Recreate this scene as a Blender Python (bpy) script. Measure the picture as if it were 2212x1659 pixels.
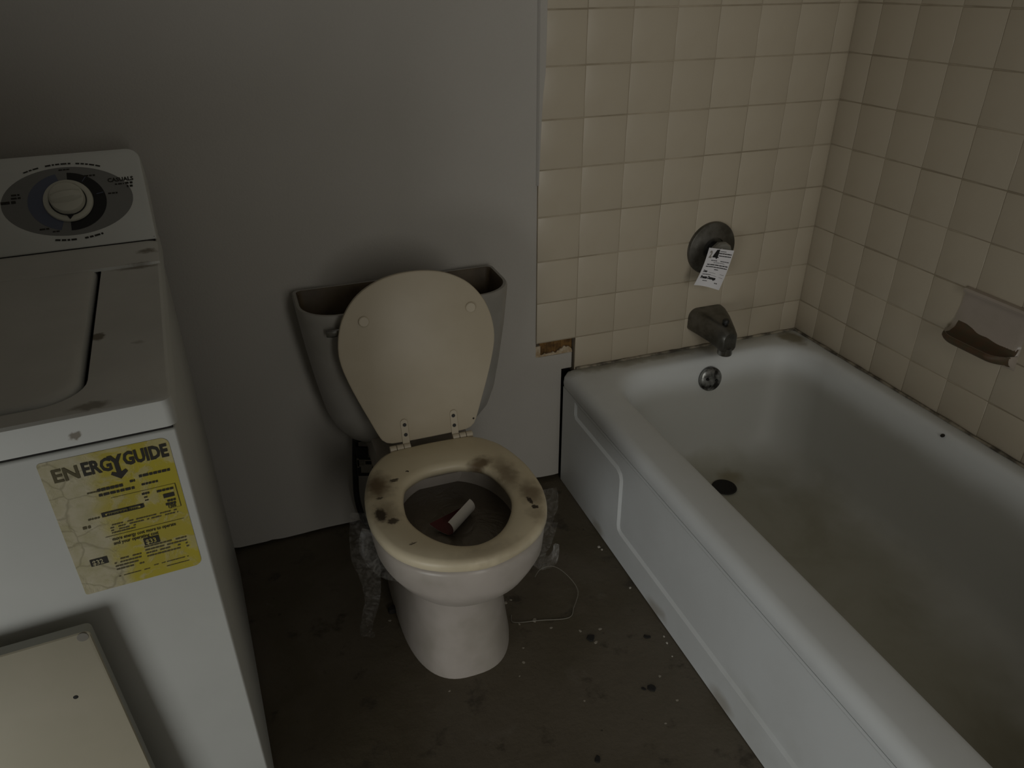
import bpy, bmesh, math, random
from mathutils import Vector, Matrix, noise as mnoise

random.seed(7)
for o in list(bpy.data.objects):
    bpy.data.objects.remove(o)
S = bpy.context.scene
C = S.collection
PI = math.pi

# ------------------------------------------------------------------ camera
cam_d = bpy.data.cameras.new('camera')
cam = bpy.data.objects.new('camera', cam_d)
C.objects.link(cam)
R_ = Vector((0.93984994, -0.34151699, -0.0069452))
U_ = Vector((0.17165385, 0.45461519, 0.87399084))
F_ = Vector((0.29532532, 0.82261241, -0.48589277))
cam.matrix_world = Matrix(((R_.x, U_.x, -F_.x, -1.4440), (R_.y, U_.y, -F_.y, -1.5679),
                           (R_.z, U_.z, -F_.z, 1.2610), (0, 0, 0, 1)))
cam_d.sensor_width = 36
cam_d.lens = 1592.09 / 2212 * 36
cam_d.clip_start = 0.02
S.camera = cam

# ------------------------------------------------------------------ world, light, exposure
W = bpy.data.worlds.new('world')
S.world = W
W.use_nodes = True
bg = W.node_tree.nodes['Background']
bg.inputs['Color'].default_value = (0.80, 0.90, 1.0, 1)
bg.inputs['Strength'].default_value = 0.02

def area(name, loc, target, sx, sy, power, col):
    d = bpy.data.lights.new(name, 'AREA')
    d.shape = 'RECTANGLE'; d.size = sx; d.size_y = sy
    d.energy = power; d.color = col
    o = bpy.data.objects.new(name, d); C.objects.link(o)
    o.location = loc
    o.rotation_euler = (Vector(target) - Vector(loc)).to_track_quat('-Z', 'Y').to_euler()
    return o
# daylight: from beyond the doorway behind the camera, and low through the side opening on the left
area('doorway_daylight', (-1.05, -3.6, 1.35), (-1.0, 0, .65), .8, 1.8, 18.0, (1.0, .975, .90))
area('side_daylight', (-2.47, -1.75, 0.30), (-.7, -.6, 0.4), .68, .56, 5.7, (.99, 1.0, .97))

S.view_settings.view_transform = 'Standard'
S.view_settings.look = 'None'
S.view_settings.gamma = 1
S.view_settings.exposure = 0.0
S.view_settings.use_curve_mapping = False

# ------------------------------------------------------------------ helpers
def link(o):
    C.objects.link(o); return o

def finish(me, smooth):
    if smooth:
        me.polygons.foreach_set('use_smooth', [True] * len(me.polygons))
        me.set_sharp_from_angle(angle=math.radians(smooth))

def obj(name, bm, mat, parent=None, smooth=0, world=False, mats=None):
    me = bpy.data.meshes.new(name)
    bmesh.ops.recalc_face_normals(bm, faces=bm.faces)
    bm.to_mesh(me); bm.free()
    for m in (mats or [mat]):
        me.materials.append(m)
    finish(me, smooth)
    o = link(bpy.data.objects.new(name, me))
    if parent:
        o.parent = parent
        if world:
            me.transform(parent_world(parent).inverted())
    return o

def parent_world(p):
    m = Matrix.LocRotScale(p.location, p.rotation_euler, None)
    return parent_world(p.parent) @ m if p.parent else m

def tag(o, label=None, cat=None, group=None, kind=None):
    if label: o['label'] = label
    if cat: o['category'] = cat
    if group: o['group'] = group
    if kind: o['kind'] = kind
    return o

def thing(name, label, cat, loc=(0, 0, 0), rotz=0, group=None):
    o = link(bpy.data.objects.new(name, None))
    o.empty_display_size = 0.05
    o.location = loc; o.rotation_euler = (0, 0, rotz)
    return tag(o, label, cat, group)

def add_box(bm, x0, x1, y0, y1, z0, z1, mi=0):
    v = [bm.verts.new(p) for p in ((x0, y0, z0), (x1, y0, z0), (x1, y1, z0), (x0, y1, z0),
                                   (x0, y0, z1), (x1, y0, z1), (x1, y1, z1), (x0, y1, z1))]
    for f in ((0, 3, 2, 1), (4, 5, 6, 7), (0, 1, 5, 4), (1, 2, 6, 5), (2, 3, 7, 6), (3, 0, 4, 7)):
        bm.faces.new([v[i] for i in f]).material_index = mi
    return v

def box(*a):
    bm = bmesh.new(); add_box(bm, *a); return bm

def bevel(bm, w, seg=3, edges=None):
    bmesh.ops.bevel(bm, geom=list(edges or bm.edges), offset=w, segments=seg, profile=0.5, affect='EDGES')
    return bm

def add_tube(bm, pts, r, n=10, cap=True):
    pts = [Vector(p) for p in pts]
    rs = r if isinstance(r, (list, tuple)) else [r] * len(pts)
    rings = []
    up = None
    for i, p in enumerate(pts):
        t = (pts[min(i + 1, len(pts) - 1)] - pts[max(i - 1, 0)]).normalized()
        if up is None:
            up = Vector((0, 0, 1)) if abs(t.z) < .9 else Vector((1, 0, 0))
        a = t.cross(up).normalized(); b = a.cross(t).normalized(); up = b
        rings.append([bm.verts.new(p + (a * math.cos(2 * PI * k / n) + b * math.sin(2 * PI * k / n)) * rs[i]) for k in range(n)])
    for i in range(len(rings) - 1):
        for k in range(n):
            bm.faces.new((rings[i][k], rings[i][(k + 1) % n], rings[i + 1][(k + 1) % n], rings[i + 1][k]))
    if cap:
        bm.faces.new(rings[0]); bm.faces.new(rings[-1])
    return bm

def lathe(bm, prof, origin, axis, n=40):
    """prof: list of (radius, height along axis)"""
    ax = Vector(axis).normalized()
    t = Vector((0, 0, 1)) if abs(ax.z) < .9 else Vector((1, 0, 0))
    a = ax.cross(t).normalized(); b = ax.cross(a)
    O = Vector(origin); rings = []
    for r, h in prof:
        if r < 1e-6:
            rings.append([bm.verts.new(O + ax * h)])
        else:
            rings.append([bm.verts.new(O + ax * h + (a * math.cos(2 * PI * k / n) + b * math.sin(2 * PI * k / n)) * r) for k in range(n)])
    for i in range(len(rings) - 1):
        A, B = rings[i], rings[i + 1]
        for k in range(n):
            k2 = (k + 1) % n
            if len(A) == 1 and len(B) == 1: continue
            if len(A) == 1: bm.faces.new((A[0], B[k], B[k2]))
            elif len(B) == 1: bm.faces.new((A[k], A[k2], B[0]))
            else: bm.faces.new((A[k], A[k2], B[k2], B[k]))
    return bm

def loft(bm, loops, cap0=True, cap1=True, mis=None):
    R = [[bm.verts.new(p) for p in L] for L in loops]
    n = len(R[0])
    for i in range(len(R) - 1):
        for k in range(n):
            f = bm.faces.new((R[i][k], R[i][(k + 1) % n], R[i + 1][(k + 1) % n], R[i + 1][k]))
            if mis: f.material_index = mis[i]
    if cap0: bm.faces.new(R[0])
    if cap1:
        f = bm.faces.new(R[-1])
        if mis: f.material_index = mis[-1]
    return R

def rrect(x0, x1, y0, y1, r, n=8, sub=6):
    """rounded rectangle, list of (x, y), constant point count"""
    out = []
    rr = r if isinstance(r, (list, tuple)) else [r] * 4
    cs = [(x1 - rr[0], y1 - rr[0], 0, rr[0]), (x0 + rr[1], y1 - rr[1], PI / 2, rr[1]),
          (x0 + rr[2], y0 + rr[2], PI, rr[2]), (x1 - rr[3], y0 + rr[3], 1.5 * PI, rr[3])]
    arcs = [[(cx + q * math.cos(a0 + PI / 2 * k / n), cy + q * math.sin(a0 + PI / 2 * k / n)) for k in range(n + 1)] for cx, cy, a0, q in cs]
    for i in range(4):
        out += arcs[i]
        p, q = arcs[i][-1], arcs[(i + 1) % 4][0]
        for k in range(1, sub):
            out.append((p[0] + (q[0] - p[0]) * k / sub, p[1] + (q[1] - p[1]) * k / sub))
    return out

def fill_loops(bm, loops, mi=0):
    """planar polygon with holes: loops of existing verts"""
    es = []
    for L in loops:
        for i in range(len(L)):
            a, b = L[i], L[(i + 1) % len(L)]
            e = bm.edges.get((a, b)) or bm.edges.new((a, b))
            es.append(e)
    r = bmesh.ops.triangle_fill(bm, use_beauty=True, use_dissolve=False, edges=es)
    for g in r['geom']:
        if isinstance(g, bmesh.types.BMFace): g.material_index = mi

def interp(tab, x):
    if x <= tab[0][0]: return tab[0][1]
    for (a, u), (b, v) in zip(tab, tab[1:]):
        if x <= b: return u + (v - u) * (x - a) / (b - a)
    return tab[-1][1]

def smooth_closed(pts, per=4):
    n = len(pts); out = []
    for i in range(n):
        p0, p1, p2, p3 = [Vector(pts[(i + d) % n]) for d in (-1, 0, 1, 2)]
        for k in range(per):
            t = k / per
            out.append(tuple(0.5 * ((2 * p1) + (p2 - p0) * t + (2 * p0 - 5 * p1 + 4 * p2 - p3) * t * t + (3 * p1 - p0 - 3 * p2 + p3) * t ** 3)))
    return out

def smooth_open(pts, per=6):
    out = []
    n = len(pts)
    for i in range(n - 1):
        p0, p1, p2, p3 = [Vector(pts[min(max(i + d, 0), n - 1)]) for d in (-1, 0, 1, 2)]
        for k in range(per):
            t = k / per
            out.append(0.5 * ((2 * p1) + (p2 - p0) * t + (2 * p0 - 5 * p1 + 4 * p2 - p3) * t * t + (3 * p1 - p0 - 3 * p2 + p3) * t ** 3))
    out.append(Vector(pts[-1]))
    return out

def inset_poly(pts, d):
    n = len(pts); out = []
    area_ = sum(pts[i][0] * pts[(i + 1) % n][1] - pts[(i + 1) % n][0] * pts[i][1] for i in range(n))
    s = 1 if area_ > 0 else -1
    for i in range(n):
        a, b, c = Vector(pts[i - 1]), Vector(pts[i]), Vector(pts[(i + 1) % n])
        d1 = (b - a).normalized(); d2 = (c - b).normalized()
        n1 = Vector((-d1.y, d1.x)) * s; n2 = Vector((-d2.y, d2.x)) * s
        m = (n1 + n2)
        m = m / max(m.length_squared, 1e-6) * 2
        out.append(tuple(b + m * d))
    return out

def text_mesh(s, size, bold=0.0, align='LEFT', sx=1.0):
    cu = bpy.data.curves.new('txt', 'FONT')
    cu.body = s; cu.size = size; cu.offset = bold; cu.align_x = align
    cu.resolution_u = 2
    o = bpy.data.objects.new('txt', cu); C.objects.link(o)
    bpy.context.view_layer.update()
    me = bpy.data.meshes.new_from_object(o.evaluated_get(bpy.context.evaluated_depsgraph_get()))
    bpy.data.objects.remove(o); bpy.data.curves.remove(cu)
    if sx != 1.0: me.transform(Matrix.Diagonal((sx, 1, 1, 1)))
    return me

def put_text(bm, s, size, M, bold=0.0, align='LEFT', sx=1.0, mi=0):
    me = text_mesh(s, size, bold, align, sx)
    me.transform(M)
    for p in me.polygons: p.material_index = mi
    bm.from_mesh(me)
    bpy.data.meshes.remove(me)

def greek(bm, u0, u1, v, h, fn, rnd, w=(1.6, 5.0), gap=.9, dens=1.0, mi=0):
    """a line of print too small to read: short dark dashes. fn maps (u, v) to a point"""
    u = u0
    while u < u1 - h * .5:
        l = min(h * rnd.uniform(*w), u1 - u)
        if rnd.random() < dens:
            quad = [(u, v), (u + l, v), (u + l, v + h), (u, v + h)]
            bm.faces.new([bm.verts.new(fn(*q)) for q in quad]).material_index = mi
        u += l + h * gap

# ------------------------------------------------------------------ materials
def new_mat(name):
    m = bpy.data.materials.new(name); m.use_nodes = True
    nt = m.node_tree
    return m, nt, nt.nodes['Principled BSDF']

def N(nt, t, **kw):
    n = nt.nodes.new(t)
    for k, v in kw.items():
        if k in n.inputs: n.inputs[k].default_value = v
        else: setattr(n, k, v)
    return n

def coord(nt):
    return N(nt, 'ShaderNodeTexCoord').outputs['Object']

def noise_fac(nt, vec, scale, detail=4, rough=.55, lo=.4, hi=.6, dist=0.0):
    n = N(nt, 'ShaderNodeTexNoise'); n.inputs['Scale'].default_value = scale
    n.inputs['Detail'].default_value = detail; n.inputs['Roughness'].default_value = rough
    n.inputs['Distortion'].default_value = dist
    nt.links.new(vec, n.inputs['Vector'])
    r = N(nt, 'ShaderNodeMapRange'); r.interpolation_type = 'SMOOTHSTEP'
    r.inputs['From Min'].default_value = lo; r.inputs['From Max'].default_value = hi
    nt.links.new(n.outputs['Fac'], r.inputs['Value'])
    return r.outputs['Result']

def mix(nt, fac, a, b):
    m = N(nt, 'ShaderNodeMix'); m.data_type = 'RGBA'
    if isinstance(fac, (int, float)): m.inputs[0].default_value = fac
    else: nt.links.new(fac, m.inputs[0])
    for i, c in ((6, a), (7, b)):
        if isinstance(c, tuple): m.inputs[i].default_value = (*c, 1)
        else: nt.links.new(c, m.inputs[i])
    return m.outputs[2]

def mathn(nt, op, a, b=None):
    m = N(nt, 'ShaderNodeMath'); m.operation = op
    for i, v in ((0, a), (1, b)):
        if v is None: continue
        if isinstance(v, (int, float)): m.inputs[i].default_value = v
        else: nt.links.new(v, m.inputs[i])
    return m.outputs[0]

def bump(nt, b, fac, dist, strength=1.0):
    n = N(nt, 'ShaderNodeBump'); n.inputs['Distance'].default_value = dist
    n.inputs['Strength'].default_value = strength
    nt.links.new(fac, n.inputs['Height']); nt.links.new(n.outputs['Normal'], b.inputs['Normal'])

def simple(name, col, rough=.5, metal=0.0, var=None, vscale=30, spec=.5):
    m, nt, b = new_mat(name)
    b.inputs['Roughness'].default_value = rough; b.inputs['Metallic'].default_value = metal
    b.inputs['Specular IOR Level'].default_value = spec
    if var:
        nt.links.new(mix(nt, noise_fac(nt, coord(nt), vscale, 4, .6, .35, .65), col, var), b.inputs['Base Color'])
    else:
        b.inputs['Base Color'].default_value = (*col, 1)
    return m

def blobs(nt, vec, specs, scale=40, warp=.02):
    """irregular stains: specs of (x, y, z, rx, ry, rz, softness, strength) in object space"""
    nz = N(nt, 'ShaderNodeTexNoise'); nz.inputs['Scale'].default_value = scale; nz.inputs['Detail'].default_value = 5
    nt.links.new(vec, nz.inputs['Vector'])
    v1 = N(nt, 'ShaderNodeVectorMath'); v1.operation = 'SUBTRACT'
    nt.links.new(nz.outputs['Color'], v1.inputs[0]); v1.inputs[1].default_value = (.5, .5, .5)
    v2 = N(nt, 'ShaderNodeVectorMath'); v2.operation = 'SCALE'; v2.inputs['Scale'].default_value = warp
    nt.links.new(v1.outputs[0], v2.inputs[0])
    v3 = N(nt, 'ShaderNodeVectorMath'); v3.operation = 'ADD'
    nt.links.new(vec, v3.inputs[0]); nt.links.new(v2.outputs[0], v3.inputs[1])
    tot = None
    for (x, y, z, rx, ry, rz, soft, st) in specs:
        a = N(nt, 'ShaderNodeVectorMath'); a.operation = 'SUBTRACT'
        nt.links.new(v3.outputs[0], a.inputs[0]); a.inputs[1].default_value = (x, y, z)
        d = N(nt, 'ShaderNodeVectorMath'); d.operation = 'DIVIDE'
        nt.links.new(a.outputs[0], d.inputs[0]); d.inputs[1].default_value = (rx, ry, rz)
        l = N(nt, 'ShaderNodeVectorMath'); l.operation = 'LENGTH'; nt.links.new(d.outputs[0], l.inputs[0])
        r = N(nt, 'ShaderNodeMapRange'); r.interpolation_type = 'SMOOTHSTEP'
        r.inputs['From Min'].default_value = 1.0; r.inputs['From Max'].default_value = max(0.0, 1 - soft)
        r.inputs['To Max'].default_value = st
        nt.links.new(l.outputs['Value'], r.inputs['Value'])
        tot = r.outputs['Result'] if tot is None else mathn(nt, 'MAXIMUM', tot, r.outputs['Result'])
    return tot

# painted drywall
m_wall, nt, b = new_mat('grey_wall_paint')
v = coord(nt)
c1 = mix(nt, noise_fac(nt, v, 2.2, 3, .5, .35, .7), (.435, .413, .378), (.465, .441, .406))
nt.links.new(c1, b.inputs['Base Color']); b.inputs['Roughness'].default_value = .62
b.inputs['Specular IOR Level'].default_value = .3
bump(nt, b, noise_fac(nt, v, 220, 3, .6, .2, .8), .0006, .5)
# cream tile
m_tile, nt, b = new_mat('cream_glazed_tile')
oi = N(nt, 'ShaderNodeObjectInfo')
v = coord(nt)
c1 = mix(nt, oi.outputs['Random'], (.500, .440, .342), (.512, .452, .353))
c2 = mix(nt, noise_fac(nt, v, 14, 4, .6, .45, .9), c1, (.485, .418, .318))
nt.links.new(c2, b.inputs['Base Color']); b.inputs['Roughness'].default_value = .34
bump(nt, b, noise_fac(nt, v, 25, 2, .5, .2, .8), .0008, .25)
m_grout = simple('grimy_grout', (.450, .387, .292), .9, 0, (.29, .245, .175), 5)
m_dark = simple('gap_shade_and_dirt', (.015, .013, .011), .9)  # black for painted shade in gaps and holes, also for dirt clods
m_brown = simple('brown_adhesive', (.20, .105, .028), .85, 0, (.09, .045, .012), 60)
m_paper = simple('torn_cream_paper', (.50, .42, .31), .85, 0, (.36, .26, .15), 70)
m_caulk = simple('mouldy_caulk', (.33, .29, .22), .7, 0, (.07, .06, .045), 26)
# concrete floor
m_floor, nt, b = new_mat('stained_concrete')
v = coord(nt)
c1 = mix(nt, noise_fac(nt, v, 3.5, 6, .6, .35, .65, .4), (.082, .066, .040), (.112, .093, .066))
c2 = mix(nt, noise_fac(nt, v, 14, 5, .65, .56, .70), c1, (.050, .040, .026))
c3 = mix(nt, noise_fac(nt, v, 42, 3, .5, .72, .76), c2, (.045, .036, .025))
c4 = mix(nt, noise_fac(nt, v, 9, 6, .7, .62, .76, .6), c3, (.14, .122, .095))
nt.links.new(c4, b.inputs['Base Color']); b.inputs['Roughness'].default_value = .6
bump(nt, b, noise_fac(nt, v, 30, 6, .65, .2, .8), .003, .35)
# white goods
m_washer = simple('white_enamel', (.66, .67, .64), .38, 0, (.63, .64, .61), 6)
m_deck, nt, b = new_mat('dusty_white_enamel')
v = coord(nt)
c1 = mix(nt, noise_fac(nt, v, 7, 5, .6, .3, .7), (.61, .60, .56), (.67, .66, .62))
bl = blobs(nt, v, [(-.079, .205, .853, .013, .016, .02, .5, .9), (-.078, .012, .853, .026, .012, .02, .6, .65),
                   (-.03, .47, .853, .05, .012, .03, .8, .75), (-.015, .52, .86, .02, .012, .03, .7, .8),
                   (-.03, .165, .853, .012, .008, .02, .8, .4), (-.098, -.005, .828, .008, .012, .008, .5, .9)], 90, .016)
c2 = mix(nt, bl, c1, (.16, .13, .085))
geo = N(nt, 'ShaderNodeNewGeometry')
sep = N(nt, 'ShaderNodeSeparateXYZ'); nt.links.new(geo.outputs['Normal'], sep.inputs[0])
dust = N(nt, 'ShaderNodeMapRange'); dust.inputs['From Min'].default_value = .60; dust.inputs['From Max'].default_value = .95
nt.links.new(sep.outputs['Z'], dust.inputs['Value'])
nt.links.new(mix(nt, mathn(nt, 'MAXIMUM', dust.outputs['Result'], bl), (.66, .67, .64), c2), b.inputs['Base Color'])
b.inputs['Roughness'].default_value = .55
m_panelgrey = simple('grey_dial_print', (.20, .20, .19), .45)
m_blue = simple('blue_dial_print', (.105, .12, .175), .45)
m_black = simple('black_print', (.008, .008, .008), .5)
m_knob = simple('ivory_plastic', (.55, .54, .46), .42)
m_ink = simple('faded_ink', (.022, .019, .012), .7)
# yellow label
m_label, nt, b = new_mat('yellow_label_paper')
v = coord(nt)
wear = noise_fac(nt, v, 28, 5, .6, .50, .60, .5)
grad = N(nt, 'ShaderNodeSeparateXYZ'); nt.links.new(v, grad.inputs[0])
gx = N(nt, 'ShaderNodeMapRange'); gx.interpolation_type = 'SMOOTHSTEP'
gx.inputs['From Min'].default_value = -.078; gx.inputs['From Max'].default_value = -.112
nzl = N(nt, 'ShaderNodeTexNoise'); nzl.inputs['Scale'].default_value = 35; nt.links.new(v, nzl.inputs['Vector'])
nt.links.new(mathn(nt, 'ADD', grad.outputs['X'], mathn(nt, 'MULTIPLY', mathn(nt, 'SUBTRACT', nzl.outputs['Fac'], .5), .05)), gx.inputs['Value'])
y1 = mix(nt, noise_fac(nt, v, 16, 3, .5, .3, .7), (.46, .385, .022), (.42, .345, .045))
worn = mix(nt, noise_fac(nt, v, 50, 4, .6, .3, .7), (.42, .38, .22), (.52, .47, .33))
c1 = mix(nt, mathn(nt, 'MAXIMUM', gx.outputs['Result'], mathn(nt, 'MULTIPLY', wear, .55)), y1, worn)
vor = N(nt, 'ShaderNodeTexVoronoi'); vor.feature = 'DISTANCE_TO_EDGE'; vor.inputs['Scale'].default_value = 26
vw = N(nt, 'ShaderNodeVectorMath'); vw.operation = 'ADD'
nzc = N(nt, 'ShaderNodeTexNoise'); nzc.inputs['Scale'].default_value = 30; nt.links.new(v, nzc.inputs['Vector'])
sc = N(nt, 'ShaderNodeVectorMath'); sc.operation = 'SCALE'; sc.inputs['Scale'].default_value = .03
nt.links.new(nzc.outputs['Color'], sc.inputs[0]); nt.links.new(v, vw.inputs[0]); nt.links.new(sc.outputs[0], vw.inputs[1])
nt.links.new(vw.outputs[0], vor.inputs['Vector'])
cr = N(nt, 'ShaderNodeMapRange'); cr.inputs['From Min'].default_value = .04; cr.inputs['From Max'].default_value = .0
nt.links.new(vor.outputs['Distance'], cr.inputs['Value'])
c2 = mix(nt, mathn(nt, 'MULTIPLY', mathn(nt, 'MULTIPLY', cr.outputs['Result'], gx.outputs['Result']), .6), c1, (.24, .21, .12))
nt.links.new(c2, b.inputs['Base Color']); b.inputs['Roughness'].default_value = .7
bump(nt, b, wear, .0006, .5)
m_board = simple('cream_laminate', (.455, .415, .315), .5, 0, (.43, .395, .295), 8)
m_boardedge = simple('grey_board_edge', (.42, .42, .38), .7)
m_greydot = simple('grey_plug', (.30, .28, .24), .6)
# tub enamel
m_tub, nt, b = new_mat('worn_tub_enamel')
v = coord(nt)
c1 = mix(nt, noise_fac(nt, v, 5, 4, .6, .35, .7), (.77, .80, .81), (.73, .755, .76))
st = blobs(nt, v, [(.37, -.50, .05, .34, .52, .12, .55, .62), (.30, -.95, .05, .36, .45, .12, .6, .66)], 6, .22)
st2 = mathn(nt, 'MULTIPLY', mathn(nt, 'MULTIPLY', noise_fac(nt, v, 5, 5, .6, .42, .75, .5), .6), st)
sz = N(nt, 'ShaderNodeSeparateXYZ'); nt.links.new(v, sz.inputs[0])
basin_grey = N(nt, 'ShaderNodeMapRange'); basin_grey.interpolation_type = 'SMOOTHSTEP'; basin_grey.inputs['From Min'].default_value = .335; basin_grey.inputs['From Max'].default_value = .26; basin_grey.inputs['To Max'].default_value = .8  # greyer on the inside, from just below the rim downwards
nt.links.new(mathn(nt, 'ADD', sz.outputs['Z'], mathn(nt, 'MULTIPLY', noise_fac(nt, v, 5, 3, .5, .2, .8), .03)), basin_grey.inputs['Value'])
inside = N(nt, 'ShaderNodeMapRange'); inside.inputs['From Min'].default_value = .06; inside.inputs['From Max'].default_value = .09
nt.links.new(sz.outputs['X'], inside.inputs['Value'])
c1 = mix(nt, mathn(nt, 'MULTIPLY', basin_grey.outputs['Result'], inside.outputs['Result']), c1, (.45, .445, .405))
c2 = mix(nt, st, c1, (.30, .285, .205))
c3 = mix(nt, st2, c2, (.20, .185, .11))
gr = blobs(nt, v, [(.115, -.30, .30, .03, .22, .06, .7, .75), (.14, -.72, .2, .04, .3, .12, .8, .55), (.17, -.02, .352, .5, .03, .02, .7, .5),
                   (.69, -.05, .352, .05, .06, .03, .6, .85), (.41, -.225, .05, .06, .05, .03, .8, .8)], 22, .05)
c4 = mix(nt, gr, c3, (.24, .21, .13))
bm_ = blobs(nt, v, [(-.004, -y_, .012, .03, .05, .03, .7, .5) for y_ in (.25, .55, .8, 1.05)], 12, .05)
c5 = mix(nt, bm_, c4, (.30, .25, .17))
nt.links.new(c5, b.inputs['Base Color']); b.inputs['Roughness'].default_value = .50
m_chrome = simple('dull_chrome', (.30, .30, .29), .26, 1.0, (.22, .21, .19), 25)
m_darkchrome = simple('tarnished_metal', (.19, .185, .17), .38, .9, (.11, .105, .09), 22)
m_overflow = simple('flaking_chrome', (.38, .39, .38), .3, .7, (.03, .028, .025), 38)
m_clearknob = simple('smoky_acrylic', (.22, .215, .19), .25)
m_tagpaper = simple('white_tag_paper', (.78, .77, .80), .7)
m_soap = simple('beige_ceramic', (.42, .36, .31), .3, 0, (.38, .33, .275), 12)
m_grime_shade = simple('soap_grime_and_shade', (.075, .060, .032), .6, 0, (.10, .055, .028), 40)  # soap grime with the tray's shade mixed into the colour
# toilet
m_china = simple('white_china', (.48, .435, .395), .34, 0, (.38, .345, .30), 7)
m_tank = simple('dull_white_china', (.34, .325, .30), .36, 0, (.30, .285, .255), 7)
m_tankin = simple('mineral_brown_china', (.115, .085, .05), .6, 0, (.07, .05, .03), 14)
m_lid = simple('cream_seat_paint', (.54, .475, .365), .45, 0, (.50, .435, .325), 5)
TO = Vector((-1.168, -0.40, 0))
m_seat, nt, b = new_mat('stained_cream_seat')
v = coord(nt)
c1 = mix(nt, noise_fac(nt, v, 6, 4, .6, .35, .7), (.74, .655, .475), (.68, .59, .415))
L1 = [(-.135, -.005, .40, .040, .066, .05, .85, .95), (.075, .002, .40, .042, .024, .05, .8, .95), (.112, -.055, .40, .034, .085, .05, .9, .75),
      (.135, -.125, .40, .034, .060, .05, .9, .8), (.02, -.255, .40, .15, .03, .05, .9, .35), (-.135, -.09, .40, .035, .06, .05, .9, .6), (.125, -.19, .40, .03, .04, .05, .9, .45)]
s1 = blobs(nt, v, L1, 60, .03)
c2 = mix(nt, s1, c1, (.15, .10, .05))
L2 = [(-.146, -.092, .40, .013, .026, .04, .5, .95), (-.128, -.117, .40, .013, .011, .04, .5, .9), (-.1, .003, .40, .011, .006, .04, .5, .9),
      (.124, -.147, .40, .005, .014, .04, .4, 1), (.126, -.168, .40, .007, .007, .04, .4, 1), (-.108, -.188, .40, .010, .003, .04, .5, .85),
      (-.138, -.043, .40, .008, .004, .04, .5, .8), (-.07, .023, .40, .0025, .0025, .04, .3, 1)]
s2 = blobs(nt, v, L2, 160, .012)
c3 = mix(nt, s2, c2, (.035, .02, .01))
nt.links.new(c3, b.inputs['Base Color']); b.inputs['Roughness'].default_value = .42
m_water, nt, b = new_mat('murky_bowl_water')
b.inputs['Base Color'].default_value = (.125, .105, .082, 1); b.inputs['Roughness'].default_value = .25
bump(nt, b, noise_fac(nt, coord(nt), 18, 4, .6, .2, .8, 1.5), .004, .5)
# clear plastic film
m_film = bpy.data.materials.new('clear_plastic_film'); m_film.use_nodes = True
nt = m_film.node_tree; nt.nodes.remove(nt.nodes['Principled BSDF'])
out = nt.nodes['Material Output']
tr = N(nt, 'ShaderNodeBsdfTransparent'); gl = N(nt, 'ShaderNodeBsdfGlossy'); df = N(nt, 'ShaderNodeBsdfDiffuse')
gl.inputs['Roughness'].default_value = .35; df.inputs['Color'].default_value = (.6, .58, .55, 1); gl.inputs['Color'].default_value = (.8, .8, .8, 1)
m1 = N(nt, 'ShaderNodeMixShader'); m2 = N(nt, 'ShaderNodeMixShader')
f1 = noise_fac(nt, coord(nt), 45, 4, .6, .35, .75, 2.0)
nt.links.new(mathn(nt, 'ADD', mathn(nt, 'MULTIPLY', f1, .15), .03), m1.inputs[0])
nt.links.new(tr.outputs[0], m1.inputs[1]); nt.links.new(df.outputs[0], m1.inputs[2])
m2.inputs[0].default_value = .03
nt.links.new(m1.outputs[0], m2.inputs[1]); nt.links.new(gl.outputs[0], m2.inputs[2]); nt.links.new(m2.outputs[0], out.inputs['Surface'])
m_red = simple('dark_red_card', (.085, .005, .006), .55)
m_white = simple('white_card', (.62, .59, .54), .65)
m_blackpl = simple('black_plastic', (.012, .012, .012), .5)
m_chip = simple('white_paint_chip', (.50, .47, .41), .7)
m_flake = simple('pale_paint_flake', (.30, .27, .22), .8)
m_ceil = simple('ceiling_paint', (.82, .80, .76), .8)
m_strap = simple('pale_plastic_strap', (.20, .185, .15), .5)

# ------------------------------------------------------------------ room shell
T = .108; A0 = .0604; Z7 = .4417; XL = -A0 - 7 * T     # tile pitch, cut column, joint above the cut row, left tile edge
RX0, RY0, CH = -2.45, -2.14, 2.40
DX0, DX1 = -1.19, -.50                                  # doorway behind the viewer
fl = tag(obj('floor', box(RX0 - .1, .12, RY0 - 2.4, .12, -.06, 0), m_floor), 'bare stained brown concrete floor', kind='structure')
ce = tag(obj('ceiling', box(RX0 - .1, .12, RY0 - .1, .12, CH, CH + .06), m_ceil), 'plain off-white ceiling', kind='structure')
bm = bmesh.new()                                        # side wall with a second opening, near the viewer
add_box(bm, RX0 - .1, RX0, -1.40, .12, 0, CH); add_box(bm, RX0 - .1, RX0, RY0 - .1, -2.10, 0, CH); add_box(bm, RX0 - .1, RX0, -2.10, -1.40, 2.3, CH)
tag(obj('wall_left', bm, m_wall), 'grey painted wall on the far side of the washer', kind='structure')
bm = bmesh.new()                                        # wall with the open doorway behind the viewer
add_box(bm, RX0, DX0, RY0 - .1, RY0, 0, CH); add_box(bm, DX1, 0, RY0 - .1, RY0, 0, CH); add_box(bm, DX0, DX1, RY0 - .1, RY0, 2.3, CH)
tag(obj('wall_front', bm, m_wall), 'grey painted wall with an open doorway', kind='structure')

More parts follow.
